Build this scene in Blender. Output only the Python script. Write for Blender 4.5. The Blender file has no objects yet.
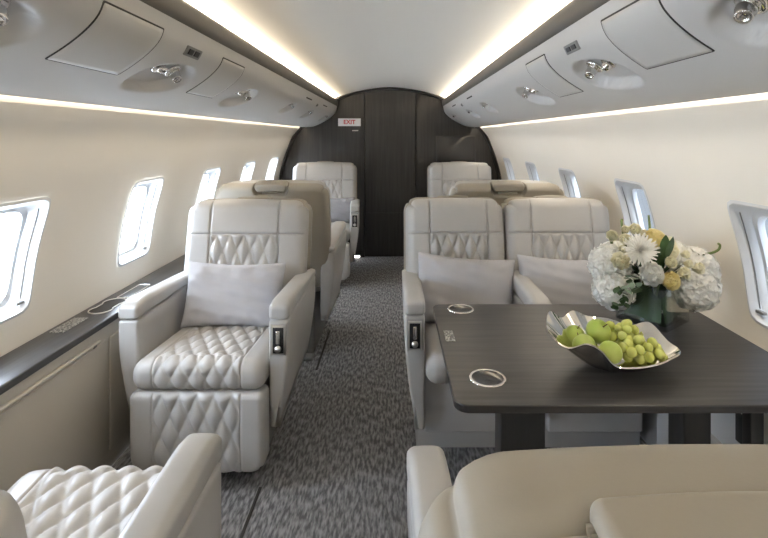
import bpy, math, random
import numpy as np
from mathutils import Vector, Matrix
random.seed(7)
C = bpy.context.scene.collection
SC = bpy.context.scene
PI = math.pi
R = math.radians

# ------------------------------------------------------------ camera, world, light, exposure
CH = 1.36                                   # camera height
cd = bpy.data.cameras.new('camera'); cam = bpy.data.objects.new('camera', cd); C.objects.link(cam)
cam.location = (0, 0, CH); cam.rotation_euler = (PI/2, 0, 0)
cd.sensor_width = 36; cd.sensor_fit = 'HORIZONTAL'; cd.lens = 490/768*36
cd.shift_x = (384-394.5)/768; cd.shift_y = (137-269)/768
cd.clip_start = .02
SC.camera = cam
SC.view_settings.view_transform = 'Standard'; SC.view_settings.look = 'None'
SC.view_settings.gamma = 1; SC.view_settings.use_curve_mapping = False
SC.view_settings.exposure = 0.62
try:
    SC.cycles.max_bounces = 10; SC.cycles.diffuse_bounces = 6; SC.cycles.transparent_max_bounces = 16
    SC.cycles.sample_clamp_indirect = 6; SC.cycles.caustics_refractive = False
except Exception: pass

SKY_LEFT, SKY_RIGHT = 25.0, -3.0
w = bpy.data.worlds.new('daylight'); SC.world = w; w.use_nodes = True
nt = w.node_tree; nt.nodes.clear()
tc = nt.nodes.new('ShaderNodeTexCoord'); sx = nt.nodes.new('ShaderNodeSeparateXYZ')
mr = nt.nodes.new('ShaderNodeMapRange'); mr.inputs[1].default_value = -.5; mr.inputs[2].default_value = .5
mr.inputs[3].default_value = SKY_LEFT; mr.inputs[4].default_value = SKY_RIGHT
bg = nt.nodes.new('ShaderNodeBackground'); bg.inputs[0].default_value = (.80, .89, 1.0, 1)
wo = nt.nodes.new('ShaderNodeOutputWorld')
nt.links.new(tc.outputs['Generated'], sx.inputs[0]); nt.links.new(sx.outputs[0], mr.inputs[0])
mx0 = nt.nodes.new('ShaderNodeMath'); mx0.operation = 'MAXIMUM'; mx0.inputs[1].default_value = .42
nt.links.new(mr.outputs[0], mx0.inputs[0]); nt.links.new(mx0.outputs[0], bg.inputs[1]); nt.links.new(bg.outputs[0], wo.inputs[0])

def area(name, loc, rot, sx_, sy_, power, col, spread=180):
    l = bpy.data.lights.new(name, 'AREA'); l.shape = 'RECTANGLE'; l.size = sx_; l.size_y = sy_
    l.energy = power; l.color = col; l.spread = R(spread)
    o = bpy.data.objects.new(name, l); C.objects.link(o); o.location = loc; o.rotation_euler = rot
    return o
XC = -.05
WARM = (1, .86, .66)
Y0, Y1 = -2.4, 5.55
LEN = Y1-Y0; YM = (Y0+Y1)/2
COVE_W, WASH_W = 50.0, 12.0
for s in (-1, 1):
    # LED strip in the ceiling cove behind the dark rail, shining up and inwards over the ceiling
    area('cove_strip_light', (XC+s*.645, YM, 1.752), (0, PI+s*R(-25), 0), .03, LEN-.1, COVE_W, WARM)
    # LED strip in the slot between valance and sidewall, shining down the wall
    area('wall_wash_light', (XC+s*.976, YM, 1.502), (0, -s*R(18), 0), .02, LEN-.1, WASH_W, (1, .87, .70))

# ------------------------------------------------------------ materials
def mat(name, col, rough=.5, metal=0, spec=.5, bump=None, vary=None, coat=0, extra=None):
    m = bpy.data.materials.new(name); m.use_nodes = True; n = m.node_tree; b = n.nodes['Principled BSDF']
    b.inputs['Base Color'].default_value = (*col, 1); b.inputs['Roughness'].default_value = rough
    b.inputs['Metallic'].default_value = metal; b.inputs['Specular IOR Level'].default_value = spec
    b.inputs['Coat Weight'].default_value = coat
    t = n.nodes.new('ShaderNodeTexCoord')
    def noise(scale, vec=(1, 1, 1), detail=3):
        mp = n.nodes.new('ShaderNodeMapping'); mp.inputs['Scale'].default_value = vec
        nz = n.nodes.new('ShaderNodeTexNoise'); nz.inputs['Scale'].default_value = scale; nz.inputs['Detail'].default_value = detail
        n.links.new(t.outputs['Object'], mp.inputs[0]); n.links.new(mp.outputs[0], nz.inputs[0]); return nz
    if vary:                                            # (second colour, scale, vec, lo, hi)
        c2, sc, vec, lo, hi = vary
        nz = noise(sc, vec, 4); r = n.nodes.new('ShaderNodeValToRGB')
        r.color_ramp.elements[0].position = lo; r.color_ramp.elements[1].position = hi
        r.color_ramp.elements[0].color = (*col, 1); r.color_ramp.elements[1].color = (*c2, 1)
        n.links.new(nz.outputs[0], r.inputs[0]); n.links.new(r.outputs[0], b.inputs['Base Color'])
    if bump:                                            # (scale, vec, strength, distance)
        sc, vec, st, di = bump
        nz = noise(sc, vec, 4); bp = n.nodes.new('ShaderNodeBump'); bp.inputs['Strength'].default_value = st
        bp.inputs['Distance'].default_value = di
        n.links.new(nz.outputs[0], bp.inputs['Height']); n.links.new(bp.outputs[0], b.inputs['Normal'])
    return m
M = {}
M['leather'] = mat('leather', (.475, .470, .462), .40, bump=(220, (1, 1, 1), .12, .001), vary=((.45, .443, .434), 9, (1, 1, 1), .35, .65))
M['leather_seam'] = mat('leather_seam', (.40, .38, .36), .6)
M['shaded_leather'] = mat('shaded_leather', (.345, .318, .268), .5, bump=(220, (1, 1, 1), .12, .001))  # same leather as the seats, with warm shading put into its colour
M['divan_panel'] = mat('divan_panel', (.60, .60, .61), .5)
M['cream'] = mat('wall_cream', (.84, .80, .725), .55, bump=(60, (1, 1, 1), .04, .001), vary=((.82, .78, .705), 3, (1, 1, 1), .3, .7))
M['headliner'] = mat('headliner', (.80, .77, .71), .6)
M['valance'] = mat('valance', (.57, .56, .545), .4, bump=(300, (1, 1, 1), .04, .0005))
M['valance_panel'] = mat('valance_panel', (.56, .55, .53), .4)
M['gap'] = mat('gap', (.03, .028, .026), .8)
M['rail'] = mat('rail_leather', (.085, .078, .068), .6, bump=(200, (1, 1, 1), .2, .001))
def wood(name, vec, a, b, rough, coat=0):
    return mat(name, a, rough, vary=(b, 6, vec, .3, .72), coat=coat, bump=(10, vec, .08, .001))
M['wood_v'] = wood('bulkhead_veneer', (9, 9, .35), (.014, .0125, .0115), (.036, .033, .031), .38)
M['wood_x'] = wood('table_veneer', (.6, 13, 13), (.014, .0135, .0135), (.046, .043, .042), .33)
M['wood_y'] = wood('ledge_veneer', (14, .6, 14), (.018, .018, .019), (.05, .048, .048), .32)
M['wood_leg'] = mat('pedestal_lacquer', (.028, .027, .026), .4, vary=((.04, .038, .036), 8, (6, 6, .5), .3, .7))
M['chrome'] = mat('chrome', (.86, .85, .83), .10, 1)
M['nickel'] = mat('satin_nickel', (.70, .68, .64), .28, 1)
M['silver'] = mat('polished_silver', (.88, .86, .82), .07, 1)
M['black'] = mat('black_plastic', (.012, .012, .013), .4)
M['grey'] = mat('grey_plastic', (.20, .20, .195), .45)
M['console'] = mat('side_panel_vinyl', (.52, .485, .425), .5, bump=(150, (1, 1, 1), .05, .001))
M['white'] = mat('white_plastic', (.78, .79, .80), .35)
M['frame_plastic'] = mat('frame_plastic', (.60, .61, .62), .4)
M['redtext'] = mat('red_lettering', (.55, .04, .05), .5)
M['plate'] = mat('etched_plate', (.50, .50, .48), .3, .6, vary=((.12, .12, .12), 260, (1, .45, 1), .45, .55))
M['screen'] = mat('dark_screen', (.03, .028, .027), .08, 0, .6)
M['petal'] = mat('white_petal', (.93, .93, .90), .6)
M['cream_petal'] = mat('cream_petal', (.96, .94, .80), .55)
M['yellow_petal'] = mat('yellow_petal', (.95, .88, .56), .5)
for k_ in ('petal', 'cream_petal', 'yellow_petal'):      # petals let some light through
    n_ = M[k_].node_tree; b_ = n_.nodes['Principled BSDF']; t_ = n_.nodes.new('ShaderNodeBsdfTranslucent')
    t_.inputs[0].default_value = b_.inputs['Base Color'].default_value; mx_ = n_.nodes.new('ShaderNodeMixShader'); mx_.inputs[0].default_value = .20 if k_ == 'petal' else .35
    n_.links.new(b_.outputs[0], mx_.inputs[1]); n_.links.new(t_.outputs[0], mx_.inputs[2])
    n_.links.new(mx_.outputs[0], [q for q in n_.nodes if q.type == 'OUTPUT_MATERIAL'][0].inputs[0])
M['leaf'] = mat('leaf', (.025, .060, .018), .4, vary=((.055, .11, .04), 30, (1, 1, 1), .3, .7))
M['dusty'] = mat('dusty_leaf', (.20, .27, .20), .6)
M['pod'] = mat('green_stalk', (.12, .17, .05), .5)
M['apple'] = mat('apple_skin', (.33, .45, .07), .28, vary=((.45, .54, .14), 12, (1, 1, .5), .4, .65))
M['stem'] = mat('brown_stem', (.12, .07, .03), .7)
g = mat('grape_skin', (.56, .60, .18), .2); g.node_tree.nodes['Principled BSDF'].inputs['Subsurface Weight'].default_value = .35
g.node_tree.nodes['Principled BSDF'].inputs['Subsurface Radius'].default_value = (.01, .01, .004); M['grape'] = g
# fabric with a fine weave
M['pillow'] = mat('pillow_linen', (.46, .462, .49), .85, bump=(420, (1, .25, 1), .35, .001), vary=((.43, .432, .46), 8, (1, 1, 1), .3, .7))
M['dark_pillow'] = mat('grey_linen', (.30, .30, .32), .85, bump=(420, (1, .25, 1), .35, .001))
# carpet: short light dashes along the cabin on a dark taupe ground
m = bpy.data.materials.new('loop_carpet'); m.use_nodes = True; n = m.node_tree; b = n.nodes['Principled BSDF']
b.inputs['Roughness'].default_value = .95; b.inputs['Specular IOR Level'].default_value = .15
t = n.nodes.new('ShaderNodeTexCoord'); mp = n.nodes.new('ShaderNodeMapping'); mp.inputs['Scale'].default_value = (95, 22, 1); mp.inputs['Rotation'].default_value = (0, 0, R(4))
v = n.nodes.new('ShaderNodeTexNoise'); v.inputs['Scale'].default_value = 1; v.inputs['Detail'].default_value = 2
r = n.nodes.new('ShaderNodeValToRGB'); r.color_ramp.elements[0].position = .38; r.color_ramp.elements[1].position = .66
r.color_ramp.elements[0].color = (.105, .106, .112, 1); r.color_ramp.elements[1].color = (.31, .31, .32, 1)
bp = n.nodes.new('ShaderNodeBump'); bp.inputs['Strength'].default_value = .6; bp.inputs['Distance'].default_value = .004
n.links.new(t.outputs['Object'], mp.inputs[0]); n.links.new(mp.outputs[0], v.inputs[0]); n.links.new(v.outputs[0], r.inputs[0])
n.links.new(r.outputs[0], b.inputs['Base Color']); n.links.new(v.outputs[0], bp.inputs['Height']); n.links.new(bp.outputs[0], b.inputs['Normal'])
M['carpet'] = m
def glass(name, tint, mixf, rough=.02):
    m = bpy.data.materials.new(name); m.use_nodes = True; n = m.node_tree; n.nodes.clear()
    o = n.nodes.new('ShaderNodeOutputMaterial'); mx = n.nodes.new('ShaderNodeMixShader')
    tr = n.nodes.new('ShaderNodeBsdfTransparent'); tr.inputs[0].default_value = (*tint, 1)
    gl = n.nodes.new('ShaderNodeBsdfGlossy'); gl.inputs['Roughness'].default_value = rough
    lw = n.nodes.new('ShaderNodeLayerWeight'); pw = n.nodes.new('ShaderNodeMath'); pw.operation = 'POWER'; pw.inputs[1].default_value = 3.5 if mixf < .5 else 2.0
    ma = n.nodes.new('ShaderNodeMath'); ma.operation = 'MULTIPLY_ADD'; ma.inputs[1].default_value = mixf; ma.inputs[2].default_value = .04
    n.links.new(lw.outputs['Facing'], pw.inputs[0]); n.links.new(pw.outputs[0], ma.inputs[0]); n.links.new(ma.outputs[0], mx.inputs[0]); n.links.new(tr.outputs[0], mx.inputs[1]); n.links.new(gl.outputs[0], mx.inputs[2])
    n.links.new(mx.outputs[0], o.inputs[0]); return m
M['pane'] = glass('window_pane', (.93, .96, 1), .25)
M['vase'] = glass('vase_glass', (.90, .95, .93), 1.1)
M['shade'] = mat('shade_plastic', (.62, .64, .66), .4)
def emis(name, col, st):
    m = bpy.data.materials.new(name); m.use_nodes = True; b = m.node_tree.nodes['Principled BSDF']
    b.inputs['Emission Color'].default_value = (*col, 1); b.inputs['Emission Strength'].default_value = st; return m
M['lamp'] = emis('courtesy_lamp', (1, .95, .88), 14)

# ------------------------------------------------------------ mesh helpers
def mk(name, vs, fs, mt, parent=None, smooth=True, loc=(0, 0, 0), rot=(0, 0, 0), sharp=None):
    me = bpy.data.meshes.new(name); me.from_pydata([tuple(map(float, p)) for p in vs], [], [tuple(map(int, f)) for f in fs])
    me.materials.append(M[mt] if isinstance(mt, str) else mt)
    if smooth: me.polygons.foreach_set('use_smooth', [True]*len(me.polygons))
    me.update()
    if sharp:
        try: me.set_sharp_from_angle(angle=R(sharp))
        except Exception: pass
    o = bpy.data.objects.new(name, me); C.objects.link(o); o.location = loc; o.rotation_euler = rot
    if parent: o.parent = parent
    return o
def thing(name, label, cat, loc=(0, 0, 0), rz=0, group=None):
    o = bpy.data.objects.new(name, None); C.objects.link(o); o.location = loc; o.rotation_euler = (0, 0, rz)
    o.empty_display_size = .1
    tag(o, label, cat, group); return o
def tag(o, label, cat, group=None):
    o['label'] = label; o['category'] = cat
    if group: o['group'] = group
    return o
def struct(o): o['kind'] = 'structure'; return o
def join(*parts):
    V, F = [], []
    for v, f in parts:
        k = len(V); V += [tuple(p) for p in v]; F += [tuple(i+k for i in q) for q in f]
    return V, F
def dup(root, loc, rz, label, scale=None):
    rr = root.copy(); C.objects.link(rr); rr.location = loc; rr.rotation_euler = (0, 0, rz); rr['label'] = label
    if scale: rr.scale = (scale,)*3
    for ch in list(root.children):
        c = ch.copy(); C.objects.link(c); c.parent = rr
        for gch in ch.children:
            d = gch.copy(); C.objects.link(d); d.parent = c
    return rr
def axis(h, r, n, extra=(), k=4):
    e = [h-r+r*math.tan(a) for a in np.linspace(0, PI/4, k+1)]
    mid = list(np.linspace(-(h-r), h-r, n+1)) + [x for x in extra if abs(x) < h-r]
    c = sorted([-x for x in e[1:]] + mid + e[1:])
    out = [c[0]]
    for x in c[1:]:
        if x-out[-1] > 1e-6: out.append(x)
    return out
def rbox(hx, hy, hz, r, n=(2, 2, 2), ex=(), ey=(), ez=(), k=4, deform=None, cen=(0, 0, 0)):
    """rounded box: returns verts, faces"""
    A = [axis(hx, min(r, hx*.999), n[0], ex, k), axis(hy, min(r, hy*.999), n[1], ey, k), axis(hz, min(r, hz*.999), n[2], ez, k)]
    H = (hx, hy, hz); idx = {}; V = []; F = []
    def vid(i, j, l):
        key = (i, j, l)
        if key not in idx: idx[key] = len(V); V.append((A[0][i], A[1][j], A[2][l]))
        return idx[key]
    L = [len(a)-1 for a in A]
    for ax in range(3):
        u, w_ = [(1, 2), (2, 0), (0, 1)][ax]
        for side in (0, L[ax]):
            for a in range(L[u]):
                for b_ in range(L[w_]):
                    q = []
                    for da, db in ((0, 0), (1, 0), (1, 1), (0, 1)):
                        ijk = [0, 0, 0]; ijk[ax] = side; ijk[u] = a+da; ijk[w_] = b_+db
                        q.append(vid(*ijk))
                    if side == 0: q.reverse()
                    F.append(q)
    P = np.array(V); rr = np.array([min(r, h*.999) for h in H]); inner = np.array(H)-rr
    q = np.clip(P, -inner, inner); d = P-q; nn = d/rr
    ln = np.maximum(np.linalg.norm(nn, axis=1, keepdims=True), 1e-9)
    nn = nn/ln; P2 = q+nn*rr
    if deform is not None: P2 = deform(P2, nn)
    return P2+np.array(cen), F
def roundplane(P, iu, iw, hu, hw, Rr, top=True, bot=True):
    """round the corners of the outline in the plane of axes iu, iw"""
    u, w_ = P[:, iu].copy(), P[:, iw].copy()
    du = np.maximum(np.abs(u)-(hu-Rr), 0)/Rr; dw = np.maximum(np.abs(w_)-(hw-Rr), 0)/Rr
    msk = (du > 0) & (dw > 0)
    if not top: msk &= w_ < 0
    if not bot: msk &= w_ > 0
    m_ = np.maximum(du, dw); l_ = np.hypot(du, dw); f = np.where(msk, m_/np.maximum(l_, 1e-9), 1)
    P[:, iu] = np.where(msk, np.sign(u)*((hu-Rr)+du*f*Rr), u); P[:, iw] = np.where(msk, np.sign(w_)*((hw-Rr)+dw*f*Rr), w_)
    return P
def quilt(u, v_, W, H_):
    a = np.abs(np.sin(PI*(u/W+v_/H_))); b_ = np.abs(np.sin(PI*(u/W-v_/H_)))
    return np.sqrt(a*b_)
def groove(x, c, wd=.004): return np.exp(-((x-c)/wd)**2)
def box(x0, x1, y0, y1, z0, z1):
    v = [(x, y, z) for x in (x0, x1) for y in (y0, y1) for z in (z0, z1)]
    return v, [(0, 1, 3, 2), (4, 6, 7, 5), (0, 4, 5, 1), (2, 3, 7, 6), (0, 2, 6, 4), (1, 5, 7, 3)]
def rb(x0, x1, y0, y1, z0, z1, r=.005, k=2, n=(1, 1, 1)):
    return rbox((x1-x0)/2, (y1-y0)/2, (z1-z0)/2, r, n, k=k, cen=((x0+x1)/2, (y0+y1)/2, (z0+z1)/2))
def lathe(prof, seg=32, cen=(0, 0, 0)):
    V, F = [], []
    for (r_, z) in prof:
        for i in range(seg):
            a = 2*PI*i/seg; V.append((cen[0]+r_*math.cos(a), cen[1]+r_*math.sin(a), cen[2]+z))
    for j in range(len(prof)-1):
        for i in range(seg):
            F.append((j*seg+i, j*seg+(i+1) % seg, (j+1)*seg+(i+1) % seg, (j+1)*seg+i))
    return V, F
def tube(pts, rad, seg=8, closed=False):
    pts = [Vector(p) for p in pts]; V, F = [], []; n_ = len(pts)
    rads = rad if hasattr(rad, '__len__') else [rad]*n_
    up = Vector((0, 0, 1)); prev = None
    for i, p in enumerate(pts):
        a = pts[(i-1) % n_] if (closed or i > 0) else pts[i]; b_ = pts[(i+1) % n_] if (closed or i < n_-1) else pts[i]
        d = (b_-a).normalized()
        if prev is None:
            s_ = d.cross(up if abs(d.z) < .95 else Vector((1, 0, 0))).normalized()
        else:
            s_ = (prev-d*prev.dot(d)).normalized()
        prev = s_; t_ = d.cross(s_)
        for k in range(seg):
            an = 2*PI*k/seg; V.append(p+(s_*math.cos(an)+t_*math.sin(an))*rads[i])
    m_ = n_ if closed else n_-1
    for i in range(m_):
        for k in range(seg):
            F.append((i*seg+k, i*seg+(k+1) % seg, ((i+1) % n_)*seg+(k+1) % seg, ((i+1) % n_)*seg+k))
    if not closed: F.append(tuple(range(seg))[::-1]); F.append(tuple((n_-1)*seg+k for k in range(seg)))
    return V, F
def prism(poly, z0, z1):
    n_ = len(poly); V = [(x, y, z0) for x, y in poly]+[(x, y, z1) for x, y in poly]
    F = [tuple(range(n_))[::-1], tuple(range(n_, 2*n_))]+[(i, (i+1) % n_, n_+(i+1) % n_, n_+i) for i in range(n_)]
    return V, F
def rrect(x0, x1, y0, y1, r, k=6):
    o = []
    for cx, cy, a0 in ((x1-r, y1-r, 0), (x0+r, y1-r, 90), (x0+r, y0+r, 180), (x1-r, y0+r, 270)):
        for i in range(k+1):
            a = R(a0+90*i/k); o.append((cx+r*math.cos(a), cy+r*math.sin(a)))
    return o
def catmull(P, n_=8):
    P = np.array(P, float); Q = np.vstack([2*P[0]-P[1], P, 2*P[-1]-P[-2]]); o = []
    for i in range(len(P)-1):
        a, b_, c, d = Q[i:i+4]
        for t_ in np.linspace(0, 1, n_, endpoint=False):
            o.append(.5*((2*b_)+(-a+c)*t_+(2*a-5*b_+4*c-d)*t_*t_+(-a+3*b_-3*c+d)*t_**3))
    o.append(P[-1]); return np.array(o)
def grid(nu, nv, fn, flip=False):
    V = [fn(i, j) for i in range(nu) for j in range(nv)]; F = []
    for i in range(nu-1):
        for j in range(nv-1):
            q = (i*nv+j, (i+1)*nv+j, (i+1)*nv+j+1, i*nv+j+1); F.append(q[::-1] if flip else q)
    return V, F

# ------------------------------------------------------------ the cabin shell
WP = catmull([(1.20, 0.0), (1.245, .30), (1.265, .63), (1.24, .90), (1.19, 1.10), (1.14, 1.24), (1.085, 1.37), (1.01, 1.456), (.985, 1.52), (.95, 1.58), (.86, 1.66), (.75, 1.69), (.655, 1.695), (.60, 1.705)], 8)
ws = WP[:, 1]
def wall_half(z): return float(np.interp(z, WP[:80, 1], WP[:80, 0]))
Wz0, Wz1 = .748, 1.142            # window opening
WINL = [1.60+.858*k for k in range(-3, 5)]      # centre of each window along the cabin
WINR = [1.51+.855*k for k in range(-3, 5)]
HWY = .148
def square_points():
    o = []
    for k in range(10): o.append((-1+2*k/10, -1))
    for k in range(14): o.append((1, -1+2*k/14))
    for k in range(10): o.append((1-2*k/10, 1))
    for k in range(14): o.append((-1, 1-2*k/14))
    return o
SQ = square_points()
def round_pt(u, v_, p):
    m_ = (abs(u)**p+abs(v_)**p)**(1/p); return u/m_, v_/m_
def shell_wall(name, side, wins, offs):
    V, F = [], []
    def add(v_, f_):
        k = len(V); V.extend(v_); F.extend([tuple(i+k for i in q) for q in f_])
    def P(y, z): return (XC+side*wall_half(z), y, z)
    zb = [0, .15, .3, .45, .6, .70]; za = [1.19, 1.24, 1.29, 1.33, 1.37, 1.41, 1.456]
    add(*grid(2, len(zb), lambda i, j: P((Y0, Y1)[i], zb[j]), side > 0))
    add(*grid(2, len(za), lambda i, j: P((Y0, Y1)[i], za[j]), side > 0))
    up = WP[WP[:, 1] >= 1.4559]
    add(*grid(2, len(up), lambda i, j: (XC+side*up[j][0], (Y0, Y1)[i], up[j][1]), side > 0))
    # band with windows
    ys = []
    last = Y0
    for c in wins:
        a, b_ = c-.2, c+.2
        zz = np.linspace(.70, 1.19, 15)
        if a > last: add(*grid(2, 15, lambda i, j: P((last, a)[i], zz[j]), side > 0))
        N = len(SQ); inn = []; out = []
        for u, v_ in SQ:
            ru, rv = round_pt(u, v_, 10)
            inn.append((c+ru*HWY, (Wz0+Wz1)/2+rv*(Wz1-Wz0)/2)); out.append((c+u*.2, .945+v_*.245))
        rings = 7
        def fn(i, j):
            j = j % N; t_ = i/(rings-1)
            return P(inn[j][0]*(1-t_)+out[j][0]*t_, inn[j][1]*(1-t_)+out[j][1]*t_)
        VV = [fn(i, j) for i in range(rings) for j in range(N)]; FF = []
        for i in range(rings-1):
            for j in range(N):
                q = (i*N+j, i*N+(j+1) % N, (i+1)*N+(j+1) % N, (i+1)*N+j); FF.append(q if side > 0 else q[::-1])
        add(VV, FF)
        # fill the ring's outer corners
        last = b_
        # reveal / frame / pane
    add(*grid(2, 15, lambda i, j: P((last, Y1)[i], np.linspace(.70, 1.19, 15)[j]), side > 0))
    struct(mk(name, V, F, 'cream'))
def window(num, side, c, blind=0):
    """a window: the moulded frame with its splayed reveal, panes, and the shade with its track"""
    N = len(SQ)
    def loop(hy, hz, dx, e=.20, zc=(Wz0+Wz1)/2, yc=c):
        o = []
        for u, v_ in SQ:
            ru, rv = round_pt(u, v_, 2/e); y, z = yc+ru*hy, zc+rv*hz
            o.append((XC+side*(wall_half(z)+dx), y, z))
        return o
    hz = (Wz1-Wz0)/2
    loops = [loop(HWY+.010, hz+.010, -.0035), loop(HWY, hz, -.006), loop(HWY-.004, hz-.004, .0), loop(HWY-.010, hz-.012, .028),
             loop(HWY-.013, hz-.015, .030), loop(HWY-.018, hz-.022, .050, .26), loop(HWY-.030, hz-.036, .053, .36), loop(HWY-.032, hz-.038, .075, .38)]
    V = [p for l in loops for p in l]; F = []
    for i in range(len(loops)-1):
        for j in range(N):
            q = (i*N+j, i*N+(j+1) % N, (i+1)*N+(j+1) % N, (i+1)*N+j); F.append(q if side < 0 else q[::-1])
    fr = struct(mk('window_%d' % num, V, F, 'frame_plastic', sharp=45))
    l = loop(HWY-.031, hz-.037, .065, .38); mid = (sum(p[0] for p in l)/N, c, (Wz0+Wz1)/2)
    mk('pane', l+[(XC+side*(wall_half(.945)+.065), c, .945)], [(i, (i+1) % N, N) for i in range(N)], 'pane', fr)
    # shade track down the aft jamb, a dark slot line
    yj = c+HWY-.012
    zz = np.linspace(Wz0+.025, Wz1-.02, 12)
    mk('shade_track', *tube([(XC+side*(wall_half(z)+.022), yj, z) for z in zz], .002, 6), 'grey', fr)
    # latch at the foot of the track
    z = Wz0+.028
    mk('shade_catch', *rb(XC+side*(wall_half(z)+.012)-.008, XC+side*(wall_half(z)+.012)+.008, yj-.035, yj, z-.004, z+.006, .003), 'grey', fr)
    return fr
shell_wall('wall_left', -1, WINL, 0)
shell_wall('wall_right', 1, WINR, 0)
for i, c in enumerate(WINL):
    if c > .4: window(i+1, -1, c)
    else: window(i+1, -1, c)
for i, c in enumerate(WINR): window(len(WINL)+i+1, 1, c)

# ceiling
CP = catmull([(-.70, 1.71), (-.72, 1.74), (-.69, 1.768), (-.60, 1.800), (-.35, 1.872), (0, 1.915), (.35, 1.872), (.60, 1.800), (.69, 1.768), (.72, 1.74), (.70, 1.71)], 10)
struct(mk('ceiling', *grid(2, len(CP), lambda i, j: (XC+CP[j][0], (Y0, Y1)[i], CP[j][1])), 'headliner'))
# floor
struct(mk('floor', *grid(2, 2, lambda i, j: ((-1.3, 1.25)[i], (Y0-.1, Y1+.1)[j], 0)), 'carpet', smooth=False))

# bulkheads
def arch_outline(n_=40):
    pts = [(1.20, 0), (1.245, .30), (1.265, .63), (1.24, .90), (1.19, 1.10), (1.085, 1.37), (.95, 1.53), (.78, 1.69), (.60, 1.79), (.35, 1.875), (0, 1.918)]
    c = catmull(pts, 6); o = [(XC+x, z) for x, z in c]; o += [(XC-x, z) for x, z in c[::-1][1:]]
    return o
ol = arch_outline()
def clip_poly(poly, a, b_):      # keep a <= x <= b
    for lim, sgn in ((a, 1), (b_, -1)):
        out = []
        for i in range(len(poly)):
            p, q = poly[i], poly[(i+1) % len(poly)]
            ip, iq = sgn*(p[0]-lim) >= 0, sgn*(q[0]-lim) >= 0
            if ip: out.append(p)
            if ip != iq:
                t_ = (lim-p[0])/(q[0]-p[0]); out.append((lim, p[1]+t_*(q[1]-p[1])))
        poly = out
    return poly
def slab(name, poly, y0, y1, mt, parent=None):
    n_ = len(poly); V = [(x, y0, z) for x, z in poly]+[(x, y1, z) for x, z in poly]
    F = [tuple(range(n_)), tuple(range(n_, 2*n_))[::-1]]+[(i, n_+i, n_+(i+1) % n_, (i+1) % n_) for i in range(n_)]
    return mk(name, V, F, mt, parent, smooth=False)
D0, D1 = -.335, .238
struct(slab('wall_back', clip_poly(ol, -1.5, D0-.006), Y1, Y1+.06, 'wood_v'))
struct(slab('wall_back', clip_poly(ol, D1+.006, 1.5), Y1, Y1+.06, 'wood_v'))
struct(slab('wall_back', ol, Y1+.045, Y1+.08, 'gap'))
dr = struct(slab('door_1', [(x, max(z, .012)) for x, z in clip_poly(ol, D0, D1)], Y1+.012, Y1+.05, 'wood_v'))
mk('kick_panel', *box(D0+.004, D1-.004, Y1+.006, Y1+.013, .02, .50), 'wood_v', dr, smooth=False)
# slim darker edge trim running round the arch
oo = [p for p in ol if p[1] > .3]
def arch_trim(d0, d1, y0, y1):
    V = []; c0 = (XC, .75)
    for x, z in oo:
        dx, dz = x-c0[0], z-c0[1]; l_ = math.hypot(dx, dz)
        for d_, y in ((d0, y0), (d1, y0), (d1, y1), (d0, y1)):
            V.append((x-dx/l_*d_, y, z-dz/l_*d_))
    F = []
    for i in range(len(oo)-1):
        for k in range(4): F.append((i*4+k, i*4+(k+1) % 4, i*4+4+(k+1) % 4, i*4+4+k))
    return V, F
struct(mk('trim_1', *arch_trim(-.004, .018, Y1-.10, Y1+.002), 'wood_v'))
o = struct(slab('wall_front', ol, Y0-.05, Y0, 'cream'))

# ------------------------------------------------------------ valance (service rail above the seats)
VP_ = catmull([(.598, 1.711), (.625, 1.63), (.715, 1.553), (.85, 1.485), (.957, 1.468)], 20)
VS = np.r_[0, np.cumsum(np.hypot(*np.diff(VP_, axis=0).T))]
VN = np.gradient(VP_, VS, axis=0)
def vpos(side, y, s, off=0.0):
    """point on the valance at distance s down its face; off > 0 stands proud into the cabin"""
    x = np.interp(s, VS, VP_[:, 0]); z = np.interp(s, VS, VP_[:, 1])
    tx = np.interp(s, VS, VN[:, 0]); tz = np.interp(s, VS, VN[:, 1]); l_ = math.hypot(tx, tz)
    nx, nz = tz/l_, -tx/l_            # points down and inboard
    return (XC+side*(x+nx*off), y, z+nz*off)
def rec_mask(y, s, rc):
    yc, sc_, hy, hs = rc
    q = ((abs(y-yc)/hy)**2.4+(abs(s-sc_+.12*(y-yc))/hs)**2.4)
    return 1/(1+math.exp((q-.85)*24)) if q < 2 else 0
RECL = [(.80, .20, .20, .082), (1.625, .212, .160, .082), (2.44, .212, .150, .078), (3.46, .19, .11, .062), (4.26, .20, .11, .062), (5.22, .19, .12, .06)]
RECR = [(.78, .20, .20, .082), (1.55, .205, .150, .082), (2.34, .207, .150, .076), (3.40, .19, .11, .062), (4.14, .20, .11, .062), (5.15, .19, .12, .06)]
def valance(name, side, recs):
    ys = list(np.linspace(Y0, .5, 8)[:-1])+list(np.arange(.5, 3.0, .0125))+list(np.arange(3.0, Y1, .02))+[Y1]
    ss = np.linspace(0, VS[-1], 72)
    def fn(i, j):
        y, s = ys[i], ss[j]; d = 0
        for rc in recs:
            if abs(y-rc[0]) < rc[2]*1.7: d -= .038*rec_mask(y, s, rc)
        return vpos(side, y, s, d)
    v_, f_ = grid(len(ys), len(ss), fn, side < 0)
    # return lip at the bottom edge so it has thickness
    k = len(v_)
    for y in (Y0, Y1):
        x, _, z = vpos(side, y, VS[-1]); v_ += [(x, y, z), (x+side*.004, y, z+.02), (XC+side*.90, y, z+.06), (XC+side*.66, y, 1.72)]
    for j in range(3): f_.append((k+j, k+j+1, k+5+j, k+4+j) if side < 0 else (k+4+j, k+5+j, k+j+1, k+j))
    return struct(mk(name, v_, f_, 'valance'))
valance('trim_2', -1, RECL); valance('trim_3', 1, RECR)
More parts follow.
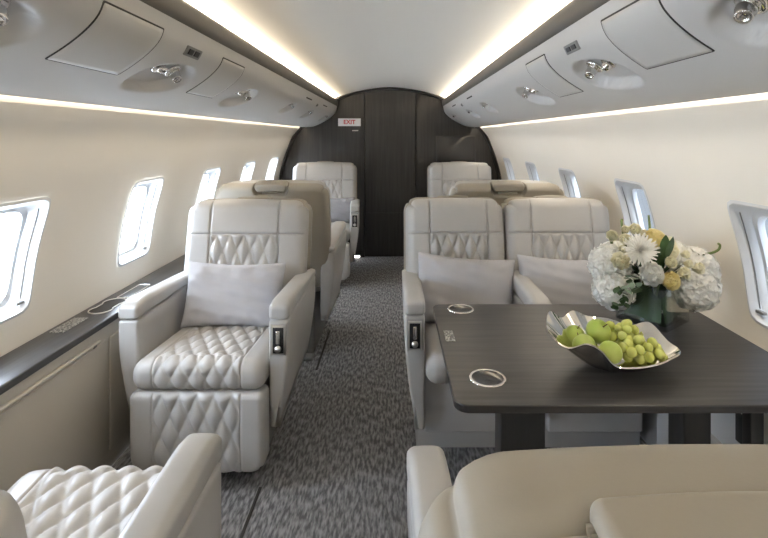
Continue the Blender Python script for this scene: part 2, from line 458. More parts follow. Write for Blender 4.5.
# dark padded rail along the inboard edge of the valance
RP = [(.600, 1.707), (.592, 1.713), (.586, 1.730), (.585, 1.764), (.589, 1.775), (.596, 1.778), (.604, 1.774), (.606, 1.73), (.606, 1.700)]
for k, side in ((4, -1), (5, 1)):
    struct(mk('trim_%d' % k, *grid(2, len(RP), lambda i, j: (XC+side*RP[j][0], (Y0, Y1)[i], RP[j][1]), side < 0), 'rail'))
def densify(pts, d=.012):
    o = []
    for i, p in enumerate(pts):
        q = pts[(i+1) % len(pts)]; n_ = max(1, int(math.hypot(q[0]-p[0], q[1]-p[1])/d))
        for k in range(n_): o.append((p[0]+(q[0]-p[0])*k/n_, p[1]+(q[1]-p[1])*k/n_))
    return o
def vpatch(side, y0, y1, s0, s1, off, r=.006, n_=10, k=3):
    """a thin plate lying on the valance, as a closed shell"""
    pts = densify(rrect(y0, y1, s0, s1, r, k)); cy, cs = (y0+y1)/2, (s0+s1)/2; rings = 8; V = []; N = len(pts)
    for t_ in np.linspace(1, 0, rings, endpoint=False):
        for p in pts: V.append(vpos(side, cy+(p[0]-cy)*t_, cs+(p[1]-cs)*t_, off))
    V.append(vpos(side, cy, cs, off)); F = []
    for i in range(rings-1):
        for j in range(N): F.append((i*N+j, i*N+(j+1) % N, (i+1)*N+(j+1) % N, (i+1)*N+j))
    for j in range(N): F.append(((rings-1)*N+j, (rings-1)*N+(j+1) % N, rings*N))
    b0 = len(V)
    for p in pts: V.append(vpos(side, p[0], p[1], -.004))
    for j in range(N): F.append((j, b0+j, b0+(j+1) % N, (j+1) % N))
    if side < 0: F = [f[::-1] for f in F]
    return V, F
def frame_at(side, y, s, off=0.0):
    p = Vector(vpos(side, y, s, off)); q = Vector(vpos(side, y, s, off+.01)); nrm = (q-p).normalized()
    ydir = Vector((0, 1, 0)); t_ = ydir.cross(nrm)
    m_ = Matrix((ydir, t_, nrm)).transposed().to_4x4(); m_.translation = p; return m_
def put(o, m_): o.matrix_world = m_; return o
def access_panel(side, y0, y1, s0, s1, label):
    t_ = thing('access_panel', label, 'panel', vpos(side, (y0+y1)/2, (s0+s1)/2), group='access panels in the overhead valances')
    V, F = vpatch(side, y0, y1, s0, s1, .0016, .004); L = t_.location
    mk('panel_face', [Vector(p)-L for p in V], F, 'valance_panel', t_)
    V, F = vpatch(side, y0-.006, y1+.005, s0-.005, s1+.003, .0010, .006)
    mk('shadow_gap', [Vector(p)-L for p in V], F, 'gap', t_)
access_panel(-1, 1.112, 1.395, .047, .234, 'large square access panel in the left overhead valance, the nearer one')
access_panel(1, 1.045, 1.318, .042, .222, 'large square access panel in the right overhead valance, the nearer one')
access_panel(-1, 1.885, 2.15, .050, .246, 'second access panel in the left valance between two lamp recesses')
access_panel(1, 1.825, 2.08, .047, .248, 'second access panel in the right valance between two lamp recesses')
def switch_plate(side, yc, s0, s1, hy, label):
    t_ = thing('switch_plate', label, 'switch', vpos(side, yc, (s0+s1)/2), group='switch plates in the overhead valances'); L = t_.location
    V, F = vpatch(side, yc-hy, yc+hy, s0, s1, .004, .004); mk('bezel', [Vector(p)-L for p in V], F, 'grey', t_)
    for d in (-1, 1):
        V, F = vpatch(side, yc+d*hy*.40-hy*.30, yc+d*hy*.40+hy*.30, s0+.008, s1-.008, .0065, .002)
        mk('button', [Vector(p)-L for p in V], F, 'black', t_)
switch_plate(-1, 1.625, .058, .092, .058, 'small grey twin switch plate on the left valance near the ceiling rail')
switch_plate(1, 1.562, .054, .084, .056, 'small grey twin switch plate on the right valance near the ceiling rail')
switch_plate(-1, 4.24, .066, .092, .030, 'tiny dark switch plate at the far end of the left valance')
switch_plate(1, 4.16, .070, .096, .030, 'tiny dark switch plate at the far end of the right valance')
def air_slot(side, y0, y1, s, label):
    V, F = vpatch(side, y0, y1, s-.005, s+.005, .0012, .002); L = Vector(vpos(side, (y0+y1)/2, s))
    tag(mk('air_slot', [Vector(p)-L for p in V], F, 'gap', loc=L), label, 'vent')
air_slot(-1, 3.68, 3.92, .056, 'short dark slot on the left valance, nearer of the two beside the tiny switch')
air_slot(-1, 4.55, 4.80, .056, 'short dark slot on the left valance, last before the dark bulkhead')
air_slot(1, 3.55, 3.80, .056, 'short dark slot on the right valance, nearer of the two beside the tiny switch')
air_slot(1, 4.50, 4.75, .056, 'short dark slot on the right valance, last before the dark bulkhead')
def reading_lamp(side, y, s, label, scale=1.0, d=-.030):
    t_ = thing('reading_lamp', label, 'lamp', (0, 0, 0), group='chrome reading lamps in the valance recesses'); put(t_, frame_at(side, y, s, d))
    k = scale
    mk('base_ring', *lathe([(.0, .0), (.030*k, .0), (.031*k, .006*k), (.026*k, .010*k), (.020*k, .010*k), (.0, .010*k)], 24), 'chrome', t_)
    V, F = lathe([(.0, -.018*k), (.013*k, -.016*k), (.018*k, -.005*k), (.018*k, .006*k), (.014*k, .017*k), (.015*k, .024*k), (.012*k, .026*k), (.009*k, .022*k), (0, .021*k)], 20)
    mk('lamp_head', V, F, 'chrome', t_, loc=(-.004*k, 0, .022*k), rot=(0, R(-28), 0))
def air_nozzle(side, y, s, label, scale=1.0, d=-.030):
    t_ = thing('air_nozzle', label, 'vent', (0, 0, 0), group='chrome air nozzles in the valance recesses'); put(t_, frame_at(side, y, s, d))
    k = scale
    mk('collar', *lathe([(0, 0), (.024*k, 0), (.025*k, .008*k), (.019*k, .012*k), (.0, .012*k)], 24), 'chrome', t_)
    mk('nozzle_ball', *lathe([(0, -.002), (.014*k, .002*k), (.017*k, .012*k), (.013*k, .022*k), (.010*k, .030*k), (.006*k, .031*k), (.005*k, .026*k), (0, .026*k)], 20), 'chrome', t_, rot=(R(18), R(15), 0))
def grab(side, y, s, label):
    t_ = thing('recess_bracket', label, 'bracket'); put(t_, frame_at(side, y, s, -.028))
    mk('bar', *tube([(-.06, -.012, .004), (-.045, .0, .016), (.03, .012, .018), (.05, .02, .006)], .005, 8), 'chrome', t_)
SN = {-1: 'left', 1: 'right'}
ordn = ['nearest', 'second', 'third', 'fourth', 'fifth', 'farthest']
for side, recs in ((-1, RECL), (1, RECR)):
    for i, rc in enumerate(recs):
        k = 1.0 if i < 3 else .8
        reading_lamp(side, rc[0]+(.055*k if i else .10), rc[1]-(.030 if i else .045), 'chrome reading lamp in the %s recess of the %s valance' % (ordn[i], SN[side]), k)
        air_nozzle(side, rc[0]+(-.045*k if i else .035), rc[1]-(.028 if i else .040), 'chrome air nozzle in the %s recess of the %s valance' % (ordn[i], SN[side]), k)

# ------------------------------------------------------------ sidewall ledges and lower side panels
LZ = .63
Lx0, Lx1 = -1.312, -1.152
o = mk('side_ledge', *rb(Lx0, Lx1, .1, Y1-.02, LZ-.028, LZ, .006), 'wood_y', sharp=40)
led = thing('side_ledge', 'long dark wood ledge under the left windows', 'ledge', (0, 0, 0)); o.name = 'ledge_board'; o.parent = led
side = -1
pn = thing('wainscot', 'long beige lower side panel beneath the left dark ledge', 'panel')
mk('panel_board', *rb(-1.20, -1.165, .1, Y1-.02, .0, LZ-.030, .004), 'console', pn)
mk('stowage_lid', *rb(-1.170, -1.158, 1.02, 1.98, .08, .545, .005), 'console', pn)
mk('stowage_lid', *rb(-1.170, -1.158, 2.0, 2.96, .08, .545, .005), 'console', pn)
mk('finger_rail', *rb(-1.172, -1.153, 1.02, 1.93, .550, .562, .004), 'console', pn)
mk('latch_button', *rb(-1.156, -1.152, 1.88, 1.90, .546, .556, .002), 'grey', pn)
# right side: cream lower panel, step and outlet
rp = thing('wainscot', 'pale lower side panel behind the table on the right, with black outlet', 'panel')
mk('panel_board', *rb(1.115, 1.15, .4, Y1-.02, 0, .60, .005), 'divan_panel', rp)
mk('step_duct', *rb(1.04, 1.12, .4, 1.95, 0, .32, .012), 'divan_panel', rp)
mk('ledge_board', *rb(1.112, 1.225, .4, Y1-.02, .60, .625, .006), 'cream', rp)
mk('outlet', *rb(1.108, 1.118, 1.535, 1.595, .375, .47, .003), 'black', rp)

def fig8(c1, r1, c2, r2, n_=28):
    """outline of two overlapping circles along y with a soft waist"""
    o = []
    for k in range(n_):
        a = R(35)-R(250)*k/(n_-1); o.append((c1[0]+r1*math.cos(a), c1[1]+r1*math.sin(a)))
    for k in range(n_):
        a = R(215)-R(250)*k/(n_-1); o.append((c2[0]+r2*math.cos(a), c2[1]+r2*math.sin(a)))
    return o
t_ = thing('cup_holder', 'double cup holder with silver rim in the left ledge', 'cup holder', (-1.238, 2.115, LZ))
f8 = fig8((0, -.050), .045, (0, .050), .045)[::-1]
mk('rim', *tube([(x, y, .0015) for x, y in f8], .0028, 6, closed=True), 'nickel', t_)
mk('well', *prism(f8, -.002, .0012), 'gap', t_, smooth=False)
tag(mk('etched_plaque', *rb(-.028, .028, -.075, .075, 0, .0025, .001), 'plate', loc=(-1.262, 1.90, LZ), sharp=40), 'small etched silver plaque on the left ledge before the cup holder', 'plaque')
t_ = thing('ledge_socket', 'slim rectangular socket strip with silver outline on the left ledge', 'socket', (-1.232, 2.32, LZ))
mk('rim', *tube([(x, y, .0015) for x, y in rrect(-.027, .027, -.10, .10, .006, 3)], .0024, 6, closed=True), 'nickel', t_)
mk('cover', *rb(-.025, .025, -.098, .098, 0, .0018, .001), 'wood_y', t_)

# ------------------------------------------------------------ seats
def arm_deform(side, zt, zb):
    def f(P, nn):
        z = P[:, 2]
        # outer face sweeps inward towards the bottom
        t_ = np.clip((zt-.10-z)/(zt-.10-zb), 0, 1)
        P[:, 0] += -side*np.where(P[:, 0]*side > 0, 1, 0)*.052*t_**1.6
        return P
    return f
def arm_parts(root, side, xc_, hw, length=.66, controls=True, ztop=.713, drop=.045, zbot=.205, plain=False):
    """armrest pad and side console under it; x centre xc_, outboard side = side"""
    zs = ztop-.074
    def pad(P, nn):
        y = P[:, 1]+length/2; z = P[:, 2]
        # nose: round over the front-top edge, slope gently aft
        fr = np.clip((.09-y)/.09, 0, 1); up = np.clip((z+.037)/.074, 0, 1)
        P[:, 2] -= up*fr**2*.020
        P[:, 2] -= up*np.clip(y/length, 0, 1)*drop
        P[:, 2] += up*.003*(1-(P[:, 0]/hw)**2)
        P[:, 0] *= 1-.0*y
        return P
    v_, f_ = rbox(hw, length/2, .037, .019, (3, 16, 2), k=5, deform=pad)
    mk('armrest', v_, f_, 'leather', root, loc=(xc_, length/2, zs+.0375))
    hz = (zs-zbot)/2
    def con(P, nn):
        y = P[:, 1]+length/2; z = P[:, 2]+hz+zbot
        t_ = np.clip((.56-z)/(.56-zbot), 0, 1)**1.5
        sgn = np.where(P[:, 0]*side > 0, 1.0, 0.0)
        P[:, 0] -= side*sgn*.050*t_
        P[:, 1] += np.where(y < .1, 1, 0)*.018*t_      # front leans back towards the floor
        P[:, 2] += np.clip(y/length, 0, 1)*np.where(P[:, 2] < -hz+.05, .05, 0)
        return P
    v_, f_ = rbox(hw-.001, length/2-.004, hz, .012, (2, 10, 10), k=3, deform=con)
    mk('side_console', v_, f_, 'leather', root, loc=(xc_, length/2+.002, zbot+hz-.0015))
    if controls:
        cz = zs-.075
        pl = mk('seat_control', *rb(-.028, .028, -.004, .003, -.058, .058, .0025), 'nickel', root, loc=(xc_-side*.0, -.0005, cz))
        mk('recess', *rb(-.021, .021, -.0062, -.001, -.050, .050, .002), 'black', pl)
        mk('lever', *rb(-.008, .008, -.014, -.004, -.012, .040, .004), 'chrome', pl)
        mk('release_button', *lathe([(0, .012), (.012, .010), (.013, 0)], 16), 'nickel', pl, loc=(0, -.005, -.032), rot=(R(90), 0, 0))
def back_mesh(hw, hp, H=.63, T=.13, quilt_on=True, pc=0.0, zseam=.44, Rc=.055):
    """backrest pad, z 0..H, front at -y; hp = half width of the centre panel"""
    hz = H/2; zl = zseam-hz
    def df(P, nn):
        x, y, z = P[:, 0].copy(), P[:, 1].copy(), P[:, 2].copy()
        front = np.clip(-nn[:, 1], 0, 1)
        bx = np.clip(1-(x/hw)**4, 0, 1)
        P[:, 1] -= front*.014*bx*(1+.5*np.exp(-((z-hz*.62)/.10)**2))
        g_ = groove(x-pc, -hp, .0035)+groove(x-pc, hp, .0035)+groove(z, zl, .003)*np.where(np.abs(x) < hw-.01, 1, 0)
        P[:, 1] += front*np.clip(g_, 0, 1)*(.010 if quilt_on else 0)
        if quilt_on:
            inq = np.clip((hp-np.abs(x-pc)-.004)/.006, 0, 1)*np.clip((zl-z-.004)/.006, 0, 1)
            P[:, 1] += front*inq*(.010-.021*quilt(x-pc, z-zl, hp*2/5.0, .165))
        # top edge: raised crown in the middle
        top = np.clip(nn[:, 2], 0, 1); P[:, 2] += top*.006*np.exp(-((x-pc)/(hp*1.0))**(6 if quilt_on else 2))
        return roundplane(P, 0, 2, hw, hz, Rc, True, False)
    nx = int(hw*2/.006) if quilt_on else 24; nz = int(H/.008) if quilt_on else 24
    gx = [pc+s_*(hp+d) for s_ in (-1, 1) for d in (-.003, 0, .003)]; gz = [zl+d for d in (-.003, 0, .003)]
    return rbox(hw, T/2, hz, .045, (nx, 2, nz), ex=gx, ez=gz, k=6, deform=df, cen=(0, 0, hz))
def cushion_mesh(hw, hp, depth=.56, th=.112, quilted=True, pc=0.0, W=None):
    hy, hz = depth/2, th/2
    W = W or hp*2/5
    def df(P, nn):
        x, y, z = P[:, 0].copy(), P[:, 1].copy(), P[:, 2].copy()
        vis = np.clip(np.maximum(nn[:, 2], -nn[:, 1]), 0, 1)
        s_ = (y+hy)-(hz+z*1.0)*-1.0*0 + 0
        path = np.where(y > -hy+.05, (y+hy), (y+hy)*.5) + (hz-z)*-1.0     # length over the top and down the front
        inq = np.clip((hp-np.abs(x-pc)-.003)/.006, 0, 1)
        off = (quilt(x-pc, path, W, .125)*.016-.010)*inq if quilted else 0
        g_ = np.clip(groove(x-pc, -hp, .0035)+groove(x-pc, hp, .0035), 0, 1)
        d = vis*(off-.005*g_) + np.clip(nn[:, 2], 0, 1)*.016*np.clip(1-(x/hw)**4, 0, 1)
        P += nn*np.asarray(d)[:, None]
        P[:, 2] -= np.clip((y+hy)/depth, 0, 1)*.035
        return P
    gx = [pc+s_*(hp+d) for s_ in (-1, 1) for d in (-.003, 0, .003)]
    return rbox(hw, hy, hz, .048, (int(hw*2/.006), int(depth/.008), 3), ex=gx, k=9, deform=df)
def foot_mesh(hw, hp, H=.315, T=.10):
    hz = H/2
    def df(P, nn):
        x, y, z = P[:, 0].copy(), P[:, 1].copy(), P[:, 2].copy()
        fr = np.clip(-nn[:, 1], 0, 1)
        inq = np.clip((hp-np.abs(x)-.003)/.006, 0, 1)
        P[:, 1] -= fr*(quilt(x, z-hz+.01, hp*2/5, .150)*.015-.009)*inq
        P[:, 1] += fr*.005*np.clip(groove(x, -hp, .0035)+groove(x, hp, .0035), 0, 1)
        P[:, 1] += .016*np.clip(-z/hz, 0, 1)**2.2        # tucks under towards the floor
        return roundplane(P, 0, 2, hw, hz, .06, False, True)
    gx = [s_*(hp+d) for s_ in (-1, 1) for d in (-.003, 0, .003)]
    return rbox(hw, T/2, hz, .026, (int(hw*2/.006), 2, int(H/.007)), ex=gx, k=6, deform=df, cen=(0, 0, 0))
def shell_mesh(hw, H, T=.07, slot=.09, Rc=.06):
    """rear shell of a backrest with a pocket for the head flap cut in the rear top"""
    hz = H/2
    def df(P, nn):
        x, y, z = P[:, 0].copy(), P[:, 1].copy(), P[:, 2].copy()
        rear = np.clip(nn[:, 1], 0, 1)
        P[:, 1] += rear*.012*np.clip(1-(x/hw)**4, 0, 1)
        # pocket under and around the flap
        dz = hz-z
        wid = slot+.012-np.clip((dz-.025)/.035, 0, 1)*.022
        m_ = np.clip((wid-np.abs(x))/.006, 0, 1)*np.clip((.060-dz)/.006, 0, 1)*np.clip((nn[:, 1]+.2)/.3, 0, 1)
        P[:, 1] -= m_*.036
        return roundplane(P, 0, 2, hw, hz, Rc, True, False)
    gx = [s_*(slot+d) for s_ in (-1, 1) for d in (-.02, -.015, -.01, -.005, 0, .005, .008, .012, .016)]
    gz = [hz-d for d in (.035, .04, .045, .05, .054, .058, .062, .067, .075)]
    return rbox(hw, T/2, hz, .03, (40, 2, 40), ex=gx, ez=gz, k=6, deform=df, cen=(0, 0, hz))
def flap_mesh(slot=.086):
    def df(P, nn):
        x, y, z = P[:, 0].copy(), P[:, 1].copy(), P[:, 2].copy()
        P[:, 2] += .004*np.cos(x/slot*PI/2)
        low = np.clip(-z/.018, 0, 1); P[:, 0] *= 1-.10*low
        return P
    return rbox(slot, .042, .022, .012, (10, 3, 3), k=5, deform=df)
def build_back(root, hw, hp, pc, quilt_on, tilt, zb, yb, H=.612, xoff=0.0, shell_hw=None, mtb='leather', Rc=.072, fz=.020, slot=.086):
    rot = (R(-tilt), 0, 0)
    b_ = mk('backrest', *back_mesh(hw, hp, H, .12, quilt_on, pc, Rc=Rc), mtb, root, loc=(xoff, yb, zb), rot=rot)
    sh = mk('back_shell', *shell_mesh(shell_hw or hw+.008, H-.004, slot=slot, Rc=Rc+.005), 'shaded_leather', root, loc=(xoff, yb+.078, zb+.003), rot=rot)
    fl = mk('head_flap', *flap_mesh(slot), 'shaded_leather', sh, loc=(0, .000, H-fz))
    mk('pull_handle', *rb(-.052, .052, .014, .022, H-.058, H-.046, .003), 'nickel', sh)
    return b_
def make_club(name, label, group, tilt=12, quilts=True):
    r_ = thing(name, label, 'seat', group=group)
    mk('cushion', *cushion_mesh(.256, .168), 'leather', r_, loc=(0, .215, .444))
    mk('footrest', *foot_mesh(.258, .168), 'leather', r_, loc=(0, -.018, .229))
    mk('base', *rb(-.21, .21, .08, .55, 0.02, .36, .02), 'grey', r_)
    mk('base_plate', *rb(-.20, .20, .12, .60, 0, .022, .008), 'grey', r_)
    arm_parts(r_, 1, .297, .041)
    arm_parts(r_, -1, -.297, .041, controls=False)
    build_back(r_, .305, .171, 0, quilts, tilt, .43, .51)
    return r_
CLUB = 'quilted single club seats'
seat_main = make_club('club_seat', 'grey quilted leather club seat facing us beside the left ledge, holding a light pillow', CLUB)
seat_main.location = (-.752, 1.92, 0)

def dupseat(loc, rz, label, scale=1.0): return dup(seat_main, loc, rz, label, scale)
sB = dupseat((-.712, 3.60, 0), PI, 'left club seat with its back to us, directly behind the pillow seat', 1.06)
sE = dupseat((.655, 3.60, 0), PI, 'right club seat with its plain back to us, behind the double divan seats', 1.06)
sC = dupseat((-.675, 4.42, 0), R(4), 'quilted club seat against the dark bulkhead under the EXIT sign, grey pillow on it', 1.06)
sD = dupseat((.650, 4.42, 0), R(-2), 'quilted club seat by the dark bulkhead on the right, mostly hidden', 1.06)
sA = dupseat((-.722, 1.105, 0), PI, 'foreground left club seat seen from behind, quilted cushion and aisle arm showing', 1.0)
for o in sA.children:
    if o.name.startswith('cushion'): o.location.y -= .125; o.location.z -= .006
    if o.name.startswith('footrest'): o.location.y -= .16
    if o.name.startswith('back'): o.location.x -= .056; o.location.y += .035

# the pair of divan seats behind the table, and the one in the right foreground
def divan_front(root, x0, x1):
    mk('front_panel', *rb(x0, x1, .10, .16, .117, .375, .008), 'divan_panel', root)
    mk('base', *rb(x0-.03, x1+.03, .18, .62, 0, .14, .01), 'divan_panel', root)
    mk('seat_box', *rb(x0, x1, .16, .60, .13, .38, .01), 'divan_panel', root)
PAIR = 'paired seats behind the table'
d1 = thing('divan_seat', 'left seat of the pair behind the table, its arm on the aisle', 'seat', (.01, 1.96, 0), group=PAIR)
mk('cushion', *cushion_mesh(.216, .140), 'leather', d1, loc=(.332, .24, .432))
arm_parts(d1, -1, .0715, .0425, length=.60, controls=True, ztop=.715, zbot=.17)
arm_parts(d1, 1, .590, .040, length=.47, controls=False, ztop=.70, drop=.0)
divan_front(d1, .115, .548)
build_back(d1, .254, .146, .014, True, 10, .43, .515, xoff=.302)
d2 = thing('divan_seat', 'right seat of the pair behind the table, next to the window wall', 'seat', (.01, 1.96, 0), group=PAIR)
mk('cushion', *cushion_mesh(.225, .150), 'leather', d2, loc=(.858, .24, .432))
divan_front(d2, .635, 1.035)
build_back(d2, .270, .153, .006, True, 10, .43, .515, xoff=.832)
d3 = thing('divan_seat', 'leather seat back in the right foreground with warm shading in its colour, seen from above and behind', 'seat', (0.02, 1.055, 0), R(182.0))
mk('cushion', *cushion_mesh(.225, .150), 'leather', d3, loc=(-.32, .24, .432))
arm_parts(d3, 1, -.045, .040, length=.58, controls=False, ztop=.715, drop=0)
divan_front(d3, -.60, -.09)
build_back(d3, .250, .16, 0, False, 5, .402, .550, H=.64, xoff=-.228, mtb='shaded_leather', Rc=.10, fz=.010, shell_hw=.225, slot=.108)  # pad also takes the leather tone with warm shading painted in

# pillows
def pillow_mesh(w_, h_, t_, seed, pinch=.06):
    rs = random.Random(seed); ph = [rs.uniform(0, 6) for _ in range(8)]
    nu, nv = 48, 32; V, F = [], []
    def pt(u, v_, s_):
        e = (1-abs(u)**2.6)*(1-abs(v_)**2.6); z = t_/2*max(e, 0)**.42
        x = u*w_/2*(1-pinch*(1-abs(v_)**2)*abs(u)**3*.0-.05*(1-v_*v_)*abs(u)); y = v_*h_/2*(1-.10*(1-u*u)*abs(v_))
        wr = .004*math.exp(-((abs(v_)-.82)/.2)**2)*math.sin(14*u+ph[4])+.0025*math.sin(9*u+ph[0]+3*v_)+.0018*math.sin(17*v_+ph[1]+5*u)+.002*math.sin(13*u*v_+ph[2])
        wr += .0035*math.sin(26*math.atan2(v_, u)+ph[3])*(abs(u*v_)**1.2)
        return (x, -s_*(z+wr*min(1, e*4)), y)
    for s_ in (1, -1):
        k = len(V)
        for i in range(nu+1):
            for j in range(nv+1): V.append(pt(-1+2*i/nu, -1+2*j/nv, s_))
        for i in range(nu):
            for j in range(nv):
                q = (k+i*(nv+1)+j, k+(i+1)*(nv+1)+j, k+(i+1)*(nv+1)+j+1, k+i*(nv+1)+j+1); F.append(q if s_ > 0 else q[::-1])
    return V, F
def pillow(label, loc, rot, w_=.46, h_=.30, t_=.13, seed=1, mt='pillow'):
    o = mk('pillow', *pillow_mesh(w_, h_, t_, seed), mt, loc=loc, rot=rot)
    tag(o, label, 'pillow', 'scatter pillows on the seats'); return o
pillow('light grey linen pillow on the left quilted club seat', (-.752, 2.300, .620), (R(-17), R(1), R(1)), .465, .30, seed=2)
pillow('light pillow on the left seat of the pair behind the table', (.335, 2.330, .628), (R(-15), R(4), R(-3)), .47, .33, seed=5)
pillow('light pillow on the right seat of the pair, partly behind the flowers', (.835, 2.340, .625), (R(-15), R(3), R(2)), .50, .32, seed=9)
pillow('small dark grey pillow on the far left seat by the bulkhead', (-.575, 4.90, .625), (R(-14), 0, R(4)), .36, .27, .12, 4, 'dark_pillow')

# ------------------------------------------------------------ table
TZ = .72
tb = thing('table', 'dark wood conference table with silver-rimmed cup wells on the right', 'table', (.64, 1.52, 0))
tp = prism(rrect(.145-.64, 1.115-.64, 1.168-1.52, 1.878-1.52, .035, 8), TZ-.020, TZ)
to = mk('tabletop', *tp, 'wood_x', tb, smooth=False)
bv = to.modifiers.new('edge', 'BEVEL'); bv.width = .003; bv.segments = 2; bv.limit_method = 'ANGLE'
for (x0, x1) in ((.320, .455), (.872, .955)):
    mk('pedestal', *rb(x0-.64, x1-.64, -.045, .045, .03, TZ-.02, .006), 'wood_leg', tb)
    mk('foot', *rb(x0-.625, x1-.655, -.035, .035, 0, .03, .004), 'wood_leg', tb)
mk('wall_bracket', *rb(1.055-.64, 1.095-.64, -.07, -.03, .33, TZ-.02, .004), 'wood_leg', tb)
def cup_well(x, y, r_, label):
    t_ = thing('cup_well', label, 'cup holder', (x, y, TZ), group='cup wells in the table')
    mk('rim', *lathe([(r_-.007, .0), (r_-.006, .003), (r_, .003), (r_+.001, .0005), (r_+.001, 0)], 40), 'chrome', t_)
    mk('cup_liner', *lathe([(r_-.006, .0022), (r_-.012, .0008), (r_-.013, .0006), (0, .0006)], 40), 'screen', t_)
cup_well(.246, 1.822, .048, 'silver-rimmed cup well in the far left corner of the table')
cup_well(.247, 1.300, .048, 'silver-rimmed cup well near the front left corner of the table')
t_ = thing('table_latch', 'tiny silver plate with a button near the left edge of the table', 'latch', (.176, 1.575, TZ))
mk('plate', *rb(-.015, .015, -.042, .042, 0, .0022, .001), 'plate', t_)
mk('latch_button', *lathe([(0, .004), (.006, .0035), (.0065, .001)], 16), 'chrome', t_)

# ------------------------------------------------------------ fruit bowl
BX, BY = .604, 1.362
bowl_keys = [  # angle deg, radius, rim height (wavy freeform rim)
    (0, .185, .055), (22, .170, .080), (45, .165, .060), (70, .165, .066), (95, .165, .070), (118, .165, .088), (135, .175, .076), (150, .200, .098), (163, .205, .080), (180, .205, .072),
    (200, .178, .058), (215, .140, .072), (232, .122, .062), (250, .135, .040), (275, .130, .036), (300, .140, .038), (325, .168, .044), (343, .200, .050)]
def bowl_rim(a):
    n_ = len(bowl_keys); aa = [k[0] for k in bowl_keys]
    for i in range(n_):
        a0 = aa[i]; a1 = aa[(i+1) % n_]+(360 if i == n_-1 else 0)
        if a0 <= a < a1:
            P_ = [bowl_keys[(i+k) % n_] for k in (-1, 0, 1, 2)]; t_ = (a-a0)/(a1-a0); o = []
            for q in (1, 2):
                p0, p1, p2, p3 = [p[q] for p in P_]
                o.append(.5*((2*p1)+(-p0+p2)*t_+(2*p0-5*p1+4*p2-p3)*t_*t_+(-p0+3*p1-3*p2+p3)*t_**3))
            return o
    return bowl_keys[0][1:]
def bowl_mesh():
    NA, NR = 120, 16; V, F = [], []
    for lay in (0, 1):
        for i in range(NR+1):
            f = i/NR
            for j in range(NA):
                a = 360*j/NA; rr_, hh = bowl_rim(a); rr_ *= .84; ar = R(a)
                rad = f*rr_; zz = hh*1.22*max(0, (f-.34)/.66)**1.15+.004
                fold = .008*math.sin(R(a*4)+1)*f*f*(1-f)*3
                rad2 = rad+(.0025 if lay == 0 else 0)
                V.append((rad2*math.cos(ar), rad2*math.sin(ar), zz+fold+(0 if lay == 0 else .003)))
    def vi(l, i, j): return l*(NR+1)*NA+i*NA+j % NA
    for l in (0, 1):
        for i in range(NR):
            for j in range(NA):
                q = (vi(l, i, j), vi(l, i+1, j), vi(l, i+1, j+1), vi(l, i, j+1)); F.append(q if l else q[::-1])
    for j in range(NA): F.append((vi(0, NR, j), vi(0, NR, j+1), vi(1, NR, j+1), vi(1, NR, j)))
    return V, F
V, F = bowl_mesh()
tag(mk('fruit_bowl', V, F, 'silver', loc=(BX, BY, TZ), sharp=60), 'wavy polished silver fruit bowl on the dark table', 'bowl')
def apple_mesh(r_=.034):
    pr = []
    for i in range(19):
        a = PI*i/18; rr_ = math.sin(a)*r_*(1+.05*math.cos(a)); z = -math.cos(a)*r_*.92
        z += -.010*math.exp(-(rr_/.008)**2)*(1 if i > 9 else -.5); pr.append((max(rr_, .0003), z))
    return lathe(pr, 28)
ap = tag(mk('green_apple', *apple_mesh(), 'apple', loc=(0, 0, 0)), 'x', 'apple', 'green apples in the silver bowl')
mk('stem', *tube([(0, 0, .018), (.002, 0, .03), (.005, .001, .038)], .0013, 6), 'stem', ap)
appl = [((BX-.020, BY+.040, TZ+.084), (R(35), R(20), 0), 1.02, 'topmost green apple, in the middle of the silver bowl'),
        ((BX-.078, BY+.0, TZ+.062), (R(-40), R(-30), 0), .93, 'green apple at the left side of the silver bowl'),
        ((BX-.018, BY-.034, TZ+.057), (R(-35), R(60), 0), .90, 'green apple at the front rim of the silver bowl'),
        ((BX-.078, BY+.066, TZ+.064), (R(10), R(15), 0), .84, 'green apple half hidden at the back left of the bowl')]
for i, (l, ro, sc_, lb) in enumerate(appl):
    if i == 0: a = ap
    else: a = dup(ap, l, 0, lb)
    a.location = l; a.rotation_euler = ro; a.scale = (sc_,)*3; a['label'] = lb
# grapes: berries are parts of the bunch they hang on
rs = random.Random(11)
def bunch(name, label, cen, n_, spread, seed):
    rs = random.Random(seed); t_ = thing(name, label, 'grapes', cen, group='grape bunches in the silver bowl')
    pr = [(max(math.sin(PI*i/10)*.0125, .0002), -math.cos(PI*i/10)*.0138) for i in range(11)]
    V, F = lathe(pr, 16); pts = []; first = None; tries = 0
    while len(pts) < n_ and tries < 8000:
        tries += 1
        p = Vector((rs.uniform(-1, 1), rs.uniform(-1, 1), rs.uniform(-1, 1)))
        if p.length > 1 or p.length < .45: continue
        p = Vector((p.x*spread[0], p.y*spread[1], p.z*spread[2]))
        if all((p-q).length > .0225 for q in pts): pts.append(p)
    for p in pts:
        if first is None: o = mk('grape', V, F, 'grape', t_); first = o
        else: o = first.copy(); C.objects.link(o); o.parent = t_
        o.location = p; o.rotation_euler = (rs.uniform(-1, 1), rs.uniform(-1, 1), 0); k = rs.uniform(.86, 1.12); o.scale = (k, k, k)
    mk('stalk', *tube([(0, 0, -spread[2]*.4), (0, .004, 0), (.006, .01, spread[2]*.8)], .002, 6), 'pod', t_)
bunch('grape_bunch', 'pale green grape bunch heaped at the back centre of the bowl', (BX+.054, BY+.048, TZ+.074), 22, (.046, .040, .034), 3)
bunch('grape_bunch', 'pale green grape bunch trailing along the front right of the bowl', (BX+.070, BY-.016, TZ+.058), 22, (.058, .036, .024), 8)

